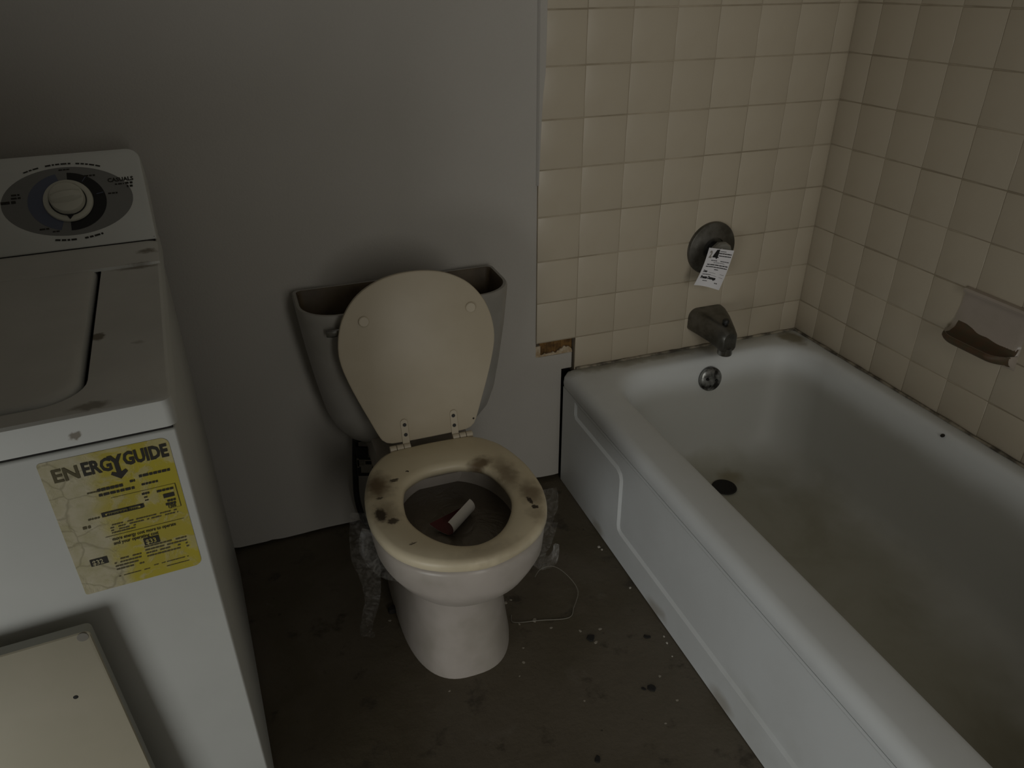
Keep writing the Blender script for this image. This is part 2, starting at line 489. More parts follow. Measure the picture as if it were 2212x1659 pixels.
# back wall: drywall sheet with ragged bottom edge, black backing painted as cavity shade, tile bed on the right
XE = -.7432
bm = bmesh.new()
rnd = random.Random(3)
xs = [RX0 + (XE - RX0) * i / 130 for i in range(131)]
bot = [(.008 + .006 * mnoise.noise(Vector((x * 9, 0, 1.7))) + (.004 * rnd.random() if rnd.random() < .25 else 0)) + (.009 if x > -.96 else 0) for x in xs]
fr = [bm.verts.new((x, 0, max(.004, z))) for x, z in zip(xs, bot)]
bk = [bm.verts.new((x, .013, max(.004, z))) for x, z in zip(xs, bot)]
for i in range(130):
    bm.faces.new((fr[i], fr[i + 1], bk[i + 1], bk[i]))
up = [(XE, .3975), (XL + .0005, .3985), (XL + .0005, CH), (RX0, CH)]
uf = [bm.verts.new((x, 0, z)) for x, z in up]; ub = [bm.verts.new((x, .013, z)) for x, z in up]
fill_loops(bm, [fr + uf])
for seq_f, seq_b in ((([fr[-1]] + uf), ([bk[-1]] + ub)),):
    for i in range(len(seq_f) - 1):
        bm.faces.new((seq_f[i], seq_f[i + 1], seq_b[i + 1], seq_b[i]))
wb = tag(obj('wall_back', bm, m_wall), 'grey painted drywall with cream tile at its right end', kind='structure')
obj('cavity_shade', box(RX0, .0, .03, .10, 0, CH), m_dark, wb)  # solid black backing, painted as the unlit space behind the sheet
bm = bmesh.new()
add_box(bm, XL, -.7085, -.0053, .03, Z7 - .001, CH); add_box(bm, -.7085, 0, -.0053, .03, .335, CH)
obj('tile_bed', bm, m_grout, wb)
# the hole where a tile has come away
bm = bmesh.new(); n = 14
for i in range(n):
    x0 = XL + .0135 + (.0905) * i / n; x1 = XL + .0135 + .0905 * (i + 1) / n
    add_box(bm, x0, x1, .006 + .003 * rnd.random(), .03, .395, Z7 + .001)
obj('exposed_adhesive', bm, m_brown, wb)
obj('plaster_edge', box(XL, XL + .0135, .001, .03, .397, Z7 - .012), m_paper, wb)
bm = bmesh.new()
pts = [(XL + .001, .3985)]
k = 22
for i in range(k + 1):
    x = XL + .014 + (.088) * i / k
    pts.append((x, .4015 + .006 * rnd.random() + (.010 if i > 13 else 0) * math.sin((i - 13) / 9 * PI) + .002 * (i / k)))
pts += [(-.7125, .3975)]
f0 = [bm.verts.new((x, .002, z)) for x, z in pts]; b0 = [bm.verts.new((x, .006, z)) for x, z in pts]
fill_loops(bm, [f0])
for i in range(len(pts)):
    bm.faces.new((f0[i], f0[(i + 1) % len(pts)], b0[(i + 1) % len(pts)], b0[i]))
obj('torn_paper', bm, m_paper, wb)
obj('drywall_strip', bevel(box(-.7465, -.7135, .001, .012, .352, .3972), .001, 1), m_wall, wb)
# paint lapped over the tile edge near the top
bm = bmesh.new()
rows = 26; pl = []
for i in range(rows + 1):
    z = .84 + (CH - .84) * (i / rows) ** 1.6
    w = interp([(.84, .0015), (.98, .006), (1.09, .0150), (1.3, .0165), (2.4, .018)], z) * (1 + .18 * mnoise.noise(Vector((0, 0, z * 14))))
    pl.append([bm.verts.new((XL - .0035, .0, z)), bm.verts.new((XL - .0018, -.0040, z)), bm.verts.new((XL + .001, -.0072, z)), bm.verts.new((XL + w, -.0070, z)), bm.verts.new((XL + w + .0006, -.0055, z))])
for i in range(rows):
    for j in range(4):
        bm.faces.new((pl[i][j], pl[i][j + 1], pl[i + 1][j + 1], pl[i + 1][j]))
obj('paint_strip', bm, m_wall, wb, smooth=40)

def tile_mesh(w, h, name='tile'):
    """glazed tile lying in the local x-z plane, front towards -y, 3 mm proud of the joint"""
    bm = bmesh.new()
    def ring(d, y): return [(-w / 2 + d, y, -h / 2 + d), (w / 2 - d, y, -h / 2 + d), (w / 2 - d, y, h / 2 - d), (-w / 2 + d, y, h / 2 - d)]
    loft(bm, [ring(0, .004), ring(0, -.0043), ring(.0005, -.0058), ring(.0014, -.0062)], True, True)
    me = bpy.data.meshes.new(name)
    bmesh.ops.recalc_face_normals(bm, faces=bm.faces)
    bm.to_mesh(me); bm.free(); me.materials.append(m_tile); finish(me, 50)
    return me
GH, GV = .0024, .0008
tm = {}
def tile(parent, u0, u1, z0, z1, side):
    w, h = round(u1 - u0 - GV, 4), round(z1 - z0 - GH, 4)
    if (w, h) not in tm: tm[(w, h)] = tile_mesh(w, h)
    o = link(bpy.data.objects.new('tile', tm[(w, h)]))
    o.parent = parent
    u, z = (u0 + u1) / 2, (z0 + z1) / 2
    j = lambda a: random.uniform(-a, a)
    if side == 'back':
        o.location = (u + j(.0003), j(.0003), z + j(.0004)); o.rotation_euler = (j(.0018), j(.0020), j(.0018))
    else:
        o.location = (j(.0003), -u + j(.0003), z + j(.0004)); o.rotation_euler = (j(.0018), j(.0020), -PI / 2 + j(.0018))
    return o
zs = [.352] + [Z7 + T * k for k in range(0, 12)]
xe = [XL + T * k for k in range(8)] + [-.0065]
for i in range(8):
    for k in range(len(zs) - 1):
        if i == 0 and k == 0: continue
        tile(wb, xe[i], xe[i + 1], zs[k], zs[k + 1], 'back')
wr = tag(obj('wall_right', box(-.0053, .12, RY0, .10, 0, CH), m_grout), 'cream tiled wall along the bathtub', kind='structure')
ye = [.0, .082] + [.082 + T * k for k in range(1, 14)]
for i in range(len(ye) - 1):
    for k in range(len(zs) - 1):
        tile(wr, ye[i], ye[i + 1], zs[k], zs[k + 1], 'right')

# ------------------------------------------------------------------ bathtub
BO = (-.741, 0, 0)
tub = thing('bathtub', 'white enamel alcove bathtub with dirty stained basin', 'bathtub', BO)
bm = bmesh.new()
def lp(x0, x1, y0, y1, r, z): return [(x, y, z) for x, y in rrect(x0, x1, y0, y1, r, 8, 8)]
E0, E1 = -1.525, -.0075
loops = [lp(-.716, -.009, E0 + .01, E1, .010, .3085), lp(-.742, -.0075, E0, E1, .014, .3090), lp(-.7445, -.0075, E0, E1, .016, .322), lp(-.7425, -.0075, E0, E1, .016, .336),
         lp(-.734, -.0075, E0, E1 - .000, .014, .3465), lp(-.722, -.012, E0 + .02, E1 - .003, .014, .3500),
         lp(-.672, -.040, -1.45, -.062, .115, .3510), lp(-.660, -.046, -1.44, -.070, .115, .3495), lp(-.651, -.052, -1.43, -.077, .115, .3455), lp(-.643, -.058, -1.425, -.083, .115, .336),
         lp(-.636, -.066, -1.41, -.090, .115, .31), lp(-.622, -.080, -1.37, -.105, .12, .24), lp(-.606, -.095, -1.32, -.122, .125, .16),
         lp(-.592, -.110, -1.28, -.140, .13, .10), lp(-.575, -.127, -1.25, -.160, .13, .070), lp(-.55, -.152, -1.21, -.190, .12, .054), lp(-.50, -.202, -1.14, -.245, .10, .049),
         lp(-.42, -.28, -1.0, -.36, .06, .046)]
R = loft(bm, loops, False, False)
bm.faces.new(R[-1])
obj('basin', bm, m_tub, tub, smooth=50, world=True)
# apron with the sunken panel
bm = bmesh.new()
outer = [(-.008, .002), (-.008, .3045), (-1.52, .3045), (-1.52, .002)]
half = [(-.082, .2975), (-.082, .259), (-.090, .248), (-.324, .247), (-.338, .240), (-.343, .228), (-.345, .100), (-.349, .087), (-.362, .081)]
rec = half + [(-1.525 - y, z) for y, z in reversed(half)]
ins = inset_poly(rec, .0085)
vo = [bm.verts.new((-.7395, y, z)) for y, z in outer]
vr = [bm.verts.new((-.7395, y, z)) for y, z in rec]
vi = [bm.verts.new((-.7350, y, z)) for y, z in ins]
fill_loops(bm, [vo, vr]); fill_loops(bm, [vi])
n = len(rec)
for i in range(n): bm.faces.new((vr[i], vr[(i + 1) % n], vi[(i + 1) % n], vi[i]))
vb = [bm.verts.new((-.70, y, z)) for y, z in outer]
for i in range(4): bm.faces.new((vo[i], vo[(i + 1) % 4], vb[(i + 1) % 4], vb[i]))
bm.normal_update()
obj('apron', bm, m_tub, tub, smooth=25, world=True)
bm = bmesh.new()
lathe(bm, [(0, .004), (.012, .0045), (.030, .003), (.0335, .000), (.034, -.006), (.0, -.006)], (-.345, -.1035, .298), (0, -1, .18), 36)
ov = obj('overflow_plate', bm, m_overflow, tub, smooth=40, world=True)
ov['label'] = 'flaking chrome overflow plate'
bm = bmesh.new()
for s in (-1, 1):
    lathe(bm, [(0, .0075), (.0035, .007), (.0045, .004), (.0045, 0)], (-.345 + .014 * s, -.1035 - .0006, .298 - .004 * s), (0, -1, .18), 12)
obj('screw', bm, m_black, ov, smooth=40, world=True)
bm = bmesh.new()
lathe(bm, [(.033, .0), (.0315, .0024), (.0285, .0026), (.0265, .0010), (0, .0008)], (-.369, -.258, .0508), (0, 0, 1), 36)
obj('drain', bm, m_dark, tub, smooth=40, world=True)['label'] = 'drain with its dark hole painted as a black disc'  # closed black disc, the darkness of the hole is only its colour
bm = bmesh.new()
lathe(bm, [(0, .0008), (.0042, .0005), (.005, 0)], (-.0575, -.583, .343), (-.6, 0, .8), 14)
obj('rust_hole', bm, m_black, tub, world=True)
# grimy caulk where the rim meets the tile
bm = bmesh.new()
def bead(p, q, n, r0, seed):
    P, Q = Vector(p), Vector(q); L = []; rr = []
    for i in range(n + 1):
        t = i / n
        L.append(P.lerp(Q, t) + Vector((0, 0, .0012 * mnoise.noise(Vector((t * 20, seed, 0))))))
        rr.append(r0 * (1 + .5 * mnoise.noise(Vector((t * 26, seed, 5)))))
    add_tube(bm, L, rr, 8)
bead((-.705, -.0085, .3515), (-.008, -.0085, .3515), 60, .0042, 1)
bead((-.0095, -.006, .3515), (-.0095, -1.52, .3515), 110, .0038, 2)
obj('caulk_bead', bm, m_caulk, tub, smooth=60, world=True)

# ------------------------------------------------------------------ shower valve, tag, spout
VC = Vector((-.332, -.0065, .636))
va = thing('shower_valve', 'round tarnished chrome shower valve on the tiled wall', 'shower valve', VC)
bm = bmesh.new()
lathe(bm, [(.0695, 0), (.0695, .004), (.0675, .0075), (.0640, .0085), (.052, .0105), (.034, .0165), (.0305, .0165), (.0295, .013), (0, .013)], (0, 0, 0), (0, -1, 0), 64)
obj('escutcheon', bm, m_darkchrome, va, smooth=35)
bm = bmesh.new()
lathe(bm, [(.021, .012), (.021, .03), (.0185, .033), (.0165, .036), (0, .036)], (0, 0, 0), (0, -1, 0), 40)
obj('valve_sleeve', bm, m_blackpl, va, smooth=35)
bm = bmesh.new()      # faceted acrylic knob
prof = [(.012, .030), (.024, .033), (.0295, .039), (.0305, .048), (.027, .055), (.015, .058), (0, .058)]
lathe(bm, prof, (0, 0, 0), (0, -1, 0), 10)
obj('knob', bm, m_clearknob, va, smooth=20)

# paper tag hung on the knob
TL, TR, BR, BL = [Vector(p) for p in ((-.3845, -.0750, .664), (-.3090, -.0750, .647), (-.3420, -.0755, .5465), (-.4140, -.0765, .5680))]
hang = thing('paper_tag', 'white printed paper tag hanging on the shower valve', 'tag', (TL + TR) / 2)
def tagpt(u, v, off=0.0):
    """u 0..1 left to right, v 0..1 bottom to top"""
    p = (BL.lerp(BR, u)).lerp(TL.lerp(TR, u), v)
    p = p + Vector((0, -.004 * math.sin(PI * v) + .005 * (1 - v) ** 2 * math.cos(u * PI * 1.2) - off, .003 * math.sin(u * PI) * (1 - v)))
    return p
bm = bmesh.new(); nu, nv = 12, 18
g = [[[bm.verts.new(tagpt(i / nu, j / nv, o)) for i in range(nu + 1)] for j in range(nv + 1)] for o in (0, .0004)]
for j in range(nv):
    for i in range(nu):
        for s in (0, 1):
            bm.faces.new((g[s][j][i], g[s][j][i + 1], g[s][j + 1][i + 1], g[s][j + 1][i]))
for a, b2 in ([((0, i), (0, i + 1)) for i in range(nu)] + [((nv, i), (nv, i + 1)) for i in range(nu)] + [((j, 0), (j + 1, 0)) for j in range(nv)] + [((j, nu), (j + 1, nu)) for j in range(nv)]):
    bm.faces.new((g[0][a[0]][a[1]], g[0][b2[0]][b2[1]], g[1][b2[0]][b2[1]], g[1][a[0]][a[1]]))
obj('paper', bm, m_tagpaper, hang, smooth=60, world=True)
bm = bmesh.new(); rnd = random.Random(11)
fn = lambda u, v: tagpt(u, v, .0011)
def tag_text(s, size, u, v, bold=0, sx=1.0, mi=0):
    me = text_mesh(s, size, bold, 'LEFT', sx)
    for vv in me.vertices:
        vv.co = fn(u + vv.co.x, v + vv.co.y)
    for p_ in me.polygons: p_.material_index = mi
    bm.from_mesh(me); bpy.data.meshes.remove(me)
# the printed mark: a pale outlined 2 beside a heavy black 4, with an arrow point below
def poly(pts, mi=0):
    bm.faces.new([bm.verts.new(fn(*q)) for q in pts]).material_index = mi
tag_text('2', .235, .085, .765, .012, .85, 1)
poly([(.33, .97), (.44, .985), (.43, .80), (.47, .80), (.46, .77), (.42, .775), (.40, .735), (.35, .775), (.22, .775), (.23, .81)])
greek(bm, .47, .72, .935, .014, fn, rnd, (2, 5))
greek(bm, .44, .95, .880, .022, fn, rnd, (3, 8), .5)
greek(bm, .46, .95, .820, .020, fn, rnd, (3, 8), .5)
greek(bm, .14, .95, .690, .016, fn, rnd, (2, 7), .7, .8)
greek(bm, .34, .78, .645, .010, fn, rnd, (2, 6), .9)
greek(bm, .12, .95, .580, .022, fn, rnd, (4, 9), .8)
greek(bm, .10, .95, .525, .020, fn, rnd, (4, 9), .5)
greek(bm, .47, .62, .465, .018, fn, rnd, (2, 4), .4)
tag_text('Date', .078, .09, .385, .004, .95)
poly([(.30, .388), (.92, .372), (.92, .379), (.30, .394)])
greek(bm, .10, .42, .320, .016, fn, rnd, (2, 6), .5)
poly([(.44, .318), (.92, .290), (.92, .296), (.44, .324)])
tag_text('Freeze Damage', .098, .09, .215, .007, .92)
greek(bm, .22, .38, .145, .018, fn, rnd, (2, 3), .6)
greek(bm, .68, .80, .125, .020, fn, rnd, (2, 3), .6)
tag(obj('print', bm, m_black, hang, world=True, mats=[m_black, m_greydot]), kind='stuff')
bm = bmesh.new()
add_tube(bm, smooth_open([(-.350, -.0765, .652), (-.346, -.072, .655), (-.338, -.066, .652), (-.332, -.062, .646)], 5), .0007, 6)
obj('string', bm, m_tagpaper, hang, world=True)

# tub spout
SPO = Vector((-.3185, -.006, .440))
sp = thing('tub_spout', 'grey metal tub spout with diverter nose over the tub', 'faucet', SPO)
bm = bmesh.new()
secs = []
for y, cx, w, zt, zb in ((0, -.3185, .056, .470, .408), (-.018, -.3195, .054, .470, .408), (-.05, -.322, .046, .468, .407), (-.085, -.3255, .036, .464, .404), (-.110, -.3275, .029, .459, .398), (-.126, -.3285, .0245, .4535, .394), (-.133, -.329, .018, .447, .396)):
    secs.append([(cx + a, y - .006, z) for a, z in rrect(-w, w, zb, zt, [min(w, .024), min(w, .024), .010, .010], 6, 2)])
loft(bm, secs)
obj('body', bm, m_darkchrome, sp, smooth=40, world=True)
bm = bmesh.new()
lathe(bm, [(.0185, 0), (.0195, -.018), (.0185, -.021), (.0155, -.021), (.0145, -.005), (0, -.005)], (-.3285, -.122, .402), (0, 0, 1), 28)
obj('nozzle', bm, m_chrome, sp, smooth=40, world=True)
bm = bmesh.new()
lathe(bm, [(.005, 0), (.005, .008), (.0085, .009), (.009, .016), (.007, .019), (0, .0195)], (-.3275, -.108, .455), (0, 0, 1), 20)
obj('diverter_knob', bm, m_blackpl, sp, smooth=40, world=True)

# ------------------------------------------------------------------ soap dish
so = thing('soap_dish', 'beige ceramic wall soap dish with brown grime in its tray', 'soap dish', (-.006, -.57, .53))
bm = bmesh.new()
prof = [(-.0062, .664), (-.018, .663), (-.0205, .658), (-.0185, .653), (-.0095, .650), (-.0090, .62), (-.0100, .588), (-.016, .570), (-.033, .562), (-.050, .562), (-.056, .566), (-.0605, .563), (-.060, .556), (-.050, .547), (-.030, .541), (-.0062, .532)]
# concave plan: the tray tapers out of the plate, rounded at both ends
ny = 26
def dish_sec(t, grow=0.0):
    y = -.498 - .150 * t
    e = min(t, 1 - t) * .150                     # distance from the nearer end
    k = min(1.0, e / .034); k = math.sqrt(max(0, 1 - (1 - k) ** 2))
    return [(-.0062 + (x + .0062) * ((.35 + .65 * k) if t < .5 else (.04 + .96 * k)) - grow if z < .645 else x, y + (.018 * (1 - (z - .53) / .13) if t < .5 else -.004 * (1 - (z - .53) / .13)) * (1 - k), z + grow * .6 * (1 if x > -.055 else 0)) for x, z in prof]
secs = [dish_sec(j / ny) for j in range(ny + 1)]
loft(bm, secs)
obj('body', bm, m_soap, so, smooth=45, world=True)
bm = bmesh.new()
nn = 30
gs = []
for j in range(nn + 1):
    t = .04 + .945 * j / nn
    row = dish_sec(t, .0007)[6:15]
    x0, y0, z0 = row[0]
    row[0] = (x0, y0, z0 - .003 + .003 * mnoise.noise(Vector((t * 4, 3, 0))) - .008 * max(0, t - .3))
    gs.append(row)
vv = [[bm.verts.new(p) for p in r_] for r_ in gs]
for j in range(nn):
    for i in range(len(vv[0]) - 1):
        bm.faces.new((vv[j][i], vv[j][i + 1], vv[j + 1][i + 1], vv[j + 1][i]))
obj('grime', bm, m_grime_shade, so, smooth=60, world=True)['label'] = 'dark brown soap grime with painted tray shade'

# ------------------------------------------------------------------ toilet
to = thing('toilet', 'dirty cream toilet with raised lid and lidless tank', 'toilet', TO)
SW = [(0, 0), (.004, .072), (.012, .098), (.030, .118), (.064, .141), (.125, .160), (.175, .1665), (.228, .1655), (.282, .152), (.322, .130), (.353, .096), (.374, .052), (.384, 0)]
def egg(tab, y0, cx, inset, z, n=18):
    """outline from half-width table tab[(d, w)], d measured from the back edge y0 towards the viewer"""
    m = [(cx + w, y0 - d) for d, w in tab] + [(cx - w, y0 - d) for d, w in reversed(tab[1:-1])]
    p = smooth_closed([(a, b_, 0) for a, b_ in m], 4)
    cy = y0 - tab[-1][0] / 2
    L = tab[-1][0] / 2; Wm = max(w for _, w in tab)
    return [(cx + (x - cx) * (1 - inset / Wm), cy + (y - cy) * (1 - inset / L), z) for x, y, _ in p]
HW = [(0, 0), (.004, .038), (.027, .076), (.057, .0905), (.093, .0975), (.134, .098), (.172, .085), (.207, .062), (.230, .034), (.239, 0)]
CX = -1.1695
seat_o = lambda ins_, z: egg(SW, -.286, CX, ins_, z)
def hole(ins_, z):
    # same point count as the outer outline
    p = egg(HW, -.3835, CX, ins_, z)
    return p
bm = bmesh.new()
No = len(seat_o(0, 0)); hp = hole(0, 0)
def resample(pts, n):
    P = [Vector(p) for p in pts]; d = [0]
    for i in range(len(P)): d.append(d[-1] + (P[(i + 1) % len(P)] - P[i]).length)
    out = []; j = 0
    for k in range(n):
        s = d[-1] * k / n
        while d[j + 1] < s: j += 1
        t = (s - d[j]) / max(1e-9, d[j + 1] - d[j])
        out.append(tuple(P[j].lerp(P[(j + 1) % len(P)], t)))
    return out
NS = 72
so_ = lambda i_, z: resample(seat_o(i_, z), NS)
sh_ = lambda i_, z: resample(hole(i_, z), NS)
ringz = [so_(.004, .379), so_(0, .384), so_(0, .394), so_(.003, .400), so_(.010, .4035), sh_(-.014, .4035), sh_(-.006, .4015), sh_(-.001, .397), sh_(0, .390), sh_(-.003, .381), sh_(-.008, .379)]
Rr = [[bm.verts.new(p) for p in L] for L in ringz]
for i in range(len(Rr)):
    A, B = Rr[i], Rr[(i + 1) % len(Rr)]
    for k in range(NS): bm.faces.new((A[k], A[(k + 1) % NS], B[(k + 1) % NS], B[k]))
obj('seat', bm, m_seat, to, smooth=50, world=True)
# bowl and pedestal
def bowl_loop(z, yf, yb, hw, e=2.4, n=NS):
    """superellipse-like outline, a little squarer at the back"""
    cy = (yf + yb) / 2; ly = (yb - yf) / 2; out = []
    for k in range(n):
        t = PI / 2 - 2 * PI * k / n
        c_, s_ = math.cos(t), math.sin(t)
        ee = e + (0.9 if s_ > 0 and e > 2.05 else 0)
        out.append((CX + math.copysign(abs(c_) ** (2 / e), c_) * hw, cy + math.copysign(abs(s_) ** (2 / ee), s_) * ly, z))
    return out
bm = bmesh.new()
out_l = [bowl_loop(0.0, -.566, -.11, .117, 2.7), bowl_loop(.012, -.566, -.11, .117, 2.7), bowl_loop(.05, -.560, -.11, .113, 2.7), bowl_loop(.12, -.548, -.12, .108, 2.6), bowl_loop(.175, -.540, -.13, .108, 2.5),
         bowl_loop(.205, -.552, -.13, .114, 2.4), bowl_loop(.235, -.592, -.14, .128, 2.3), bowl_loop(.262, -.628, -.17, .143, 2.25), bowl_loop(.285, -.648, -.20, .153, 2.2), bowl_loop(.305, -.657, -.25, .158, 2.2)]
out_l += [so_(.008, .318), so_(.0055, .345), so_(.005, .366), so_(.008, .374), so_(.014, .377)]
inner = [so_(.048, .377), so_(.050, .374), bowl_loop(.362, -.628, -.332, .1150, 2.0), bowl_loop(.345, -.628, -.330, .1155, 2.0), bowl_loop(.325, -.622, -.336, .1125, 2.0), bowl_loop(.29, -.60, -.355, .100, 2.0), bowl_loop(.24, -.56, -.39, .075, 2.0), bowl_loop(.18, -.52, -.43, .045, 2.0)]
loft(bm, out_l + inner)
add_box(bm, CX - .105, CX + .105, -.345, -.055, .262, .352)
obj('bowl', bm, m_china, to, smooth=50, world=True)
bm = bmesh.new()
wl = bowl_loop(.3290, -.6225, -.3355, .1130, 2.0)
cv = bm.verts.new((CX, -.48, .3290)); mid = [bm.verts.new((CX + (x - CX) * .5, -.48 + (y + .48) * .5, .3290)) for x, y, z in wl]
ed = [bm.verts.new(p) for p in wl]
for k in range(NS):
    bm.faces.new((ed[k], ed[(k + 1) % NS], mid[(k + 1) % NS], mid[k])); bm.faces.new((mid[k], mid[(k + 1) % NS], cv))
obj('bowl_water', bm, m_water, to, smooth=60, world=True)['label'] = 'murky brown water'
# tank without its cover
TKX = -1.162
def tank_loop(z, hw, yb, yf, r, rb=.012):
    return [(x, y, z) for x, y in rrect(TKX - hw, TKX + hw, yf, yb, [rb, rb, r, r], 9, 5)]
bm = bmesh.new()
tl = [tank_loop(.322, .10, -.05, -.12, .04), tank_loop(.328, .135, -.035, -.142, .05), tank_loop(.345, .160, -.028, -.155, .06), tank_loop(.371, .180, -.024, -.163, .066), tank_loop(.417, .1955, -.021, -.170, .070), tank_loop(.485, .207, -.020, -.177, .074),
      tank_loop(.576, .219, -.019, -.184, .077), tank_loop(.655, .2265, -.018, -.190, .080), tank_loop(.668, .227, -.018, -.1905, .080), tank_loop(.6725, .2245, -.0205, -.188, .078),
      tank_loop(.6725, .2185, -.0265, -.182, .073), tank_loop(.667, .2155, -.030, -.179, .070), tank_loop(.60, .209, -.031, -.174, .068), tank_loop(.48, .195, -.032, -.166, .062), tank_loop(.40, .178, -.034, -.156, .056), tank_loop(.36, .15, -.04, -.145, .05)]
loft(bm, tl, True, True, [0] * 10 + [1] * 6)
obj('tank', bm, m_tank, to, smooth=50, world=True, mats=[m_tank, m_tankin])
# flush lever
bm = bmesh.new()
lathe(bm, [(.013, 0), (.013, .004), (.010, .008), (0, .009)], (-1.300, -.189, .645), (0, -1, 0), 24)
lv = obj('flush_lever', bm, m_chrome, to, smooth=40, world=True)
bm = bmesh.new()
secs = []
for t in range(9):
    s = t / 8; x = -1.296 - .046 * s; w = .0045 + .0035 * math.sin(s * PI * .75); 
    secs.append([(x, -.1985 - .006 * math.sin(s * PI) + a, .6455 - .004 * s + z) for a, z in rrect(-.0035, .0035, -w, w, .003, 3, 1)])
loft(bm, secs)
obj('handle', bm, m_chrome, lv, smooth=40, world=True)
# raised lid: leans back towards the tank
L0 = Vector((CX + .003, -.281, .408)); Ld = Vector((0, .066, .346)).normalized(); Ln = Vector((0, -Ld.z, Ld.y))
LW = [(0, 0), (.001, .074), (.006, .093), (.020, .104), (.060, .1195), (.110, .138), (.150, .151), (.185, .1595), (.215, .161), (.250, .155), (.285, .140), (.318, .112), (.340, .074), (.350, .038), (.353, 0)]
def lidloop(ins_, h):
    m = [(w, d, 0) for d, w in LW] + [(-w, d, 0) for d, w in reversed(LW[1:-1])]
    p = resample(smooth_closed(m, 5), 96)
    return [tuple(L0 + Vector((x * (1 - ins_ / .16), 0, 0)) + Ld * (.1765 + (d - .1765) * (1 - ins_ / .1765)) + Ln * h) for x, d, _ in p]
bm = bmesh.new()
loft(bm, [lidloop(.006, -.0165), lidloop(.001, -.013), lidloop(0, -.006), lidloop(.001, -.002), lidloop(.004, 0)])
lid = obj('lid', bm, m_lid, to, smooth=40, world=True)
lp_ = lambda x, d, h: L0 + Vector((x, 0, 0)) + Ld * d + Ln * h
for x, d in ((-.1040, .2675), (.1135, .2650)):
    bm = bmesh.new()
    lathe(bm, [(.0108, -.001), (.0108, .003), (.009, .0045), (.0, .0045)], lp_(x, d, 0), Ln, 24)
    obj('bumper', bm, m_lid, lid, smooth=40, world=True)
bm = bmesh.new(); lathe(bm, [(.0022, 0), (.0018, .0008), (0, .001)], lp_(.098, .024, 0), Ln, 10)
obj('stain_spot', bm, m_ink, lid, world=True)
for sx, hx in ((-1, -.0515), (1, .0545)):
    bm = bmesh.new()
    secs = []
    for a, d0, d1, h in ((0, -.010, .052, 0),):
        pr = [lp_(hx - .0075, -.008, .004), lp_(hx + .0075, -.008, .004)]
    # strap: flat plate running up the lid, rounded top
    outl = [(-.0072, -.006), (.0072, -.006), (.0072, .045)] + [(.0072 * math.cos(a), .045 + .0072 * math.sin(a)) for a in (PI / 6, PI / 3, PI / 2, 2 * PI / 3, 5 * PI / 6)] + [(-.0072, .045)]
    loft(bm, [[tuple(lp_(hx + x, d, h)) for x, d in outl] for h in (-.001, .0030)])
    hg = obj('hinge', bm, m_lid, lid, smooth=30, world=True)
    for i in range(3):
        bm = bmesh.new()
        c0 = hx - sx * .0073 + sx * (.0148 * i)
        o_ = lp_(c0, -.0085, .0045)
        lathe(bm, [(0, 0), (.0072, 0), (.0078, .0006), (.0078, .0132), (.0072, .0138), (0, .0138)], o_, (sx, 0, 0), 18)
        obj('knuckle', bm, m_lid, hg, smooth=40, world=True)
    for d in (.018, .040):
        bm = bmesh.new(); lathe(bm, [(.0040, .0030), (.0038, .0038), (0, .0040)], lp_(hx + (.0008 if sx < 0 else -.0005), d, 0), Ln, 16)
        obj('screw', bm, m_black, hg, smooth=40, world=True)

# ------------------------------------------------------------------ things in and round the toilet
# curled card: dark red face down in the bowl, white back rolled over
ca = thing('curled_card', 'curled white card with a dark red inside in the bowl', 'card', (-1.165, -.47, .330))
P = Vector((-1.196, -.506, .3325)); Q = Vector((-1.137, -.453, .3325))      # axis of the roll
ax = (Q - P).normalized(); nrm = Vector((-ax.y, ax.x, 0))                  # towards the upper left
def card_pt(s, t, off=0):
    """s along the roll, t across the sheet: 0 far red edge .. 1 free end of the roll"""
    Lr = (Q - P).length
    base = P + ax * (s * Lr)
    flat = .040 * (1 - .80 * s)                                            # red part narrows to nothing
    r = .0160
    if t < .35:
        return base + nrm * (flat * (1 - t / .35)) + Vector((0, 0, .0006 + off + .010 * (1 - t / .35) ** 2))
    a = (t - .35) / .65 * PI * .92
    rr = r + off
    return base - nrm * (rr * math.sin(a) * .95) + Vector((0, 0, .0006 + r - rr * math.cos(a)))
bm = bmesh.new(); ns, ntt = 10, 24
g0 = [[bm.verts.new(card_pt(i / ns, j / ntt)) for i in range(ns + 1)] for j in range(ntt + 1)]
g1 = [[bm.verts.new(card_pt(i / ns, j / ntt, -.0006 if j / ntt > .35 else .0006)) for i in range(ns + 1)] for j in range(ntt + 1)]
for j in range(ntt):
    for i in range(ns):
        bm.faces.new((g0[j][i], g0[j][i + 1], g0[j + 1][i + 1], g0[j + 1][i])).material_index = 1
        bm.faces.new((g1[j][i], g1[j][i + 1], g1[j + 1][i + 1], g1[j + 1][i])).material_index = 0
obj('sheet', bm, m_red, ca, smooth=70, world=True, mats=[m_red, m_white])

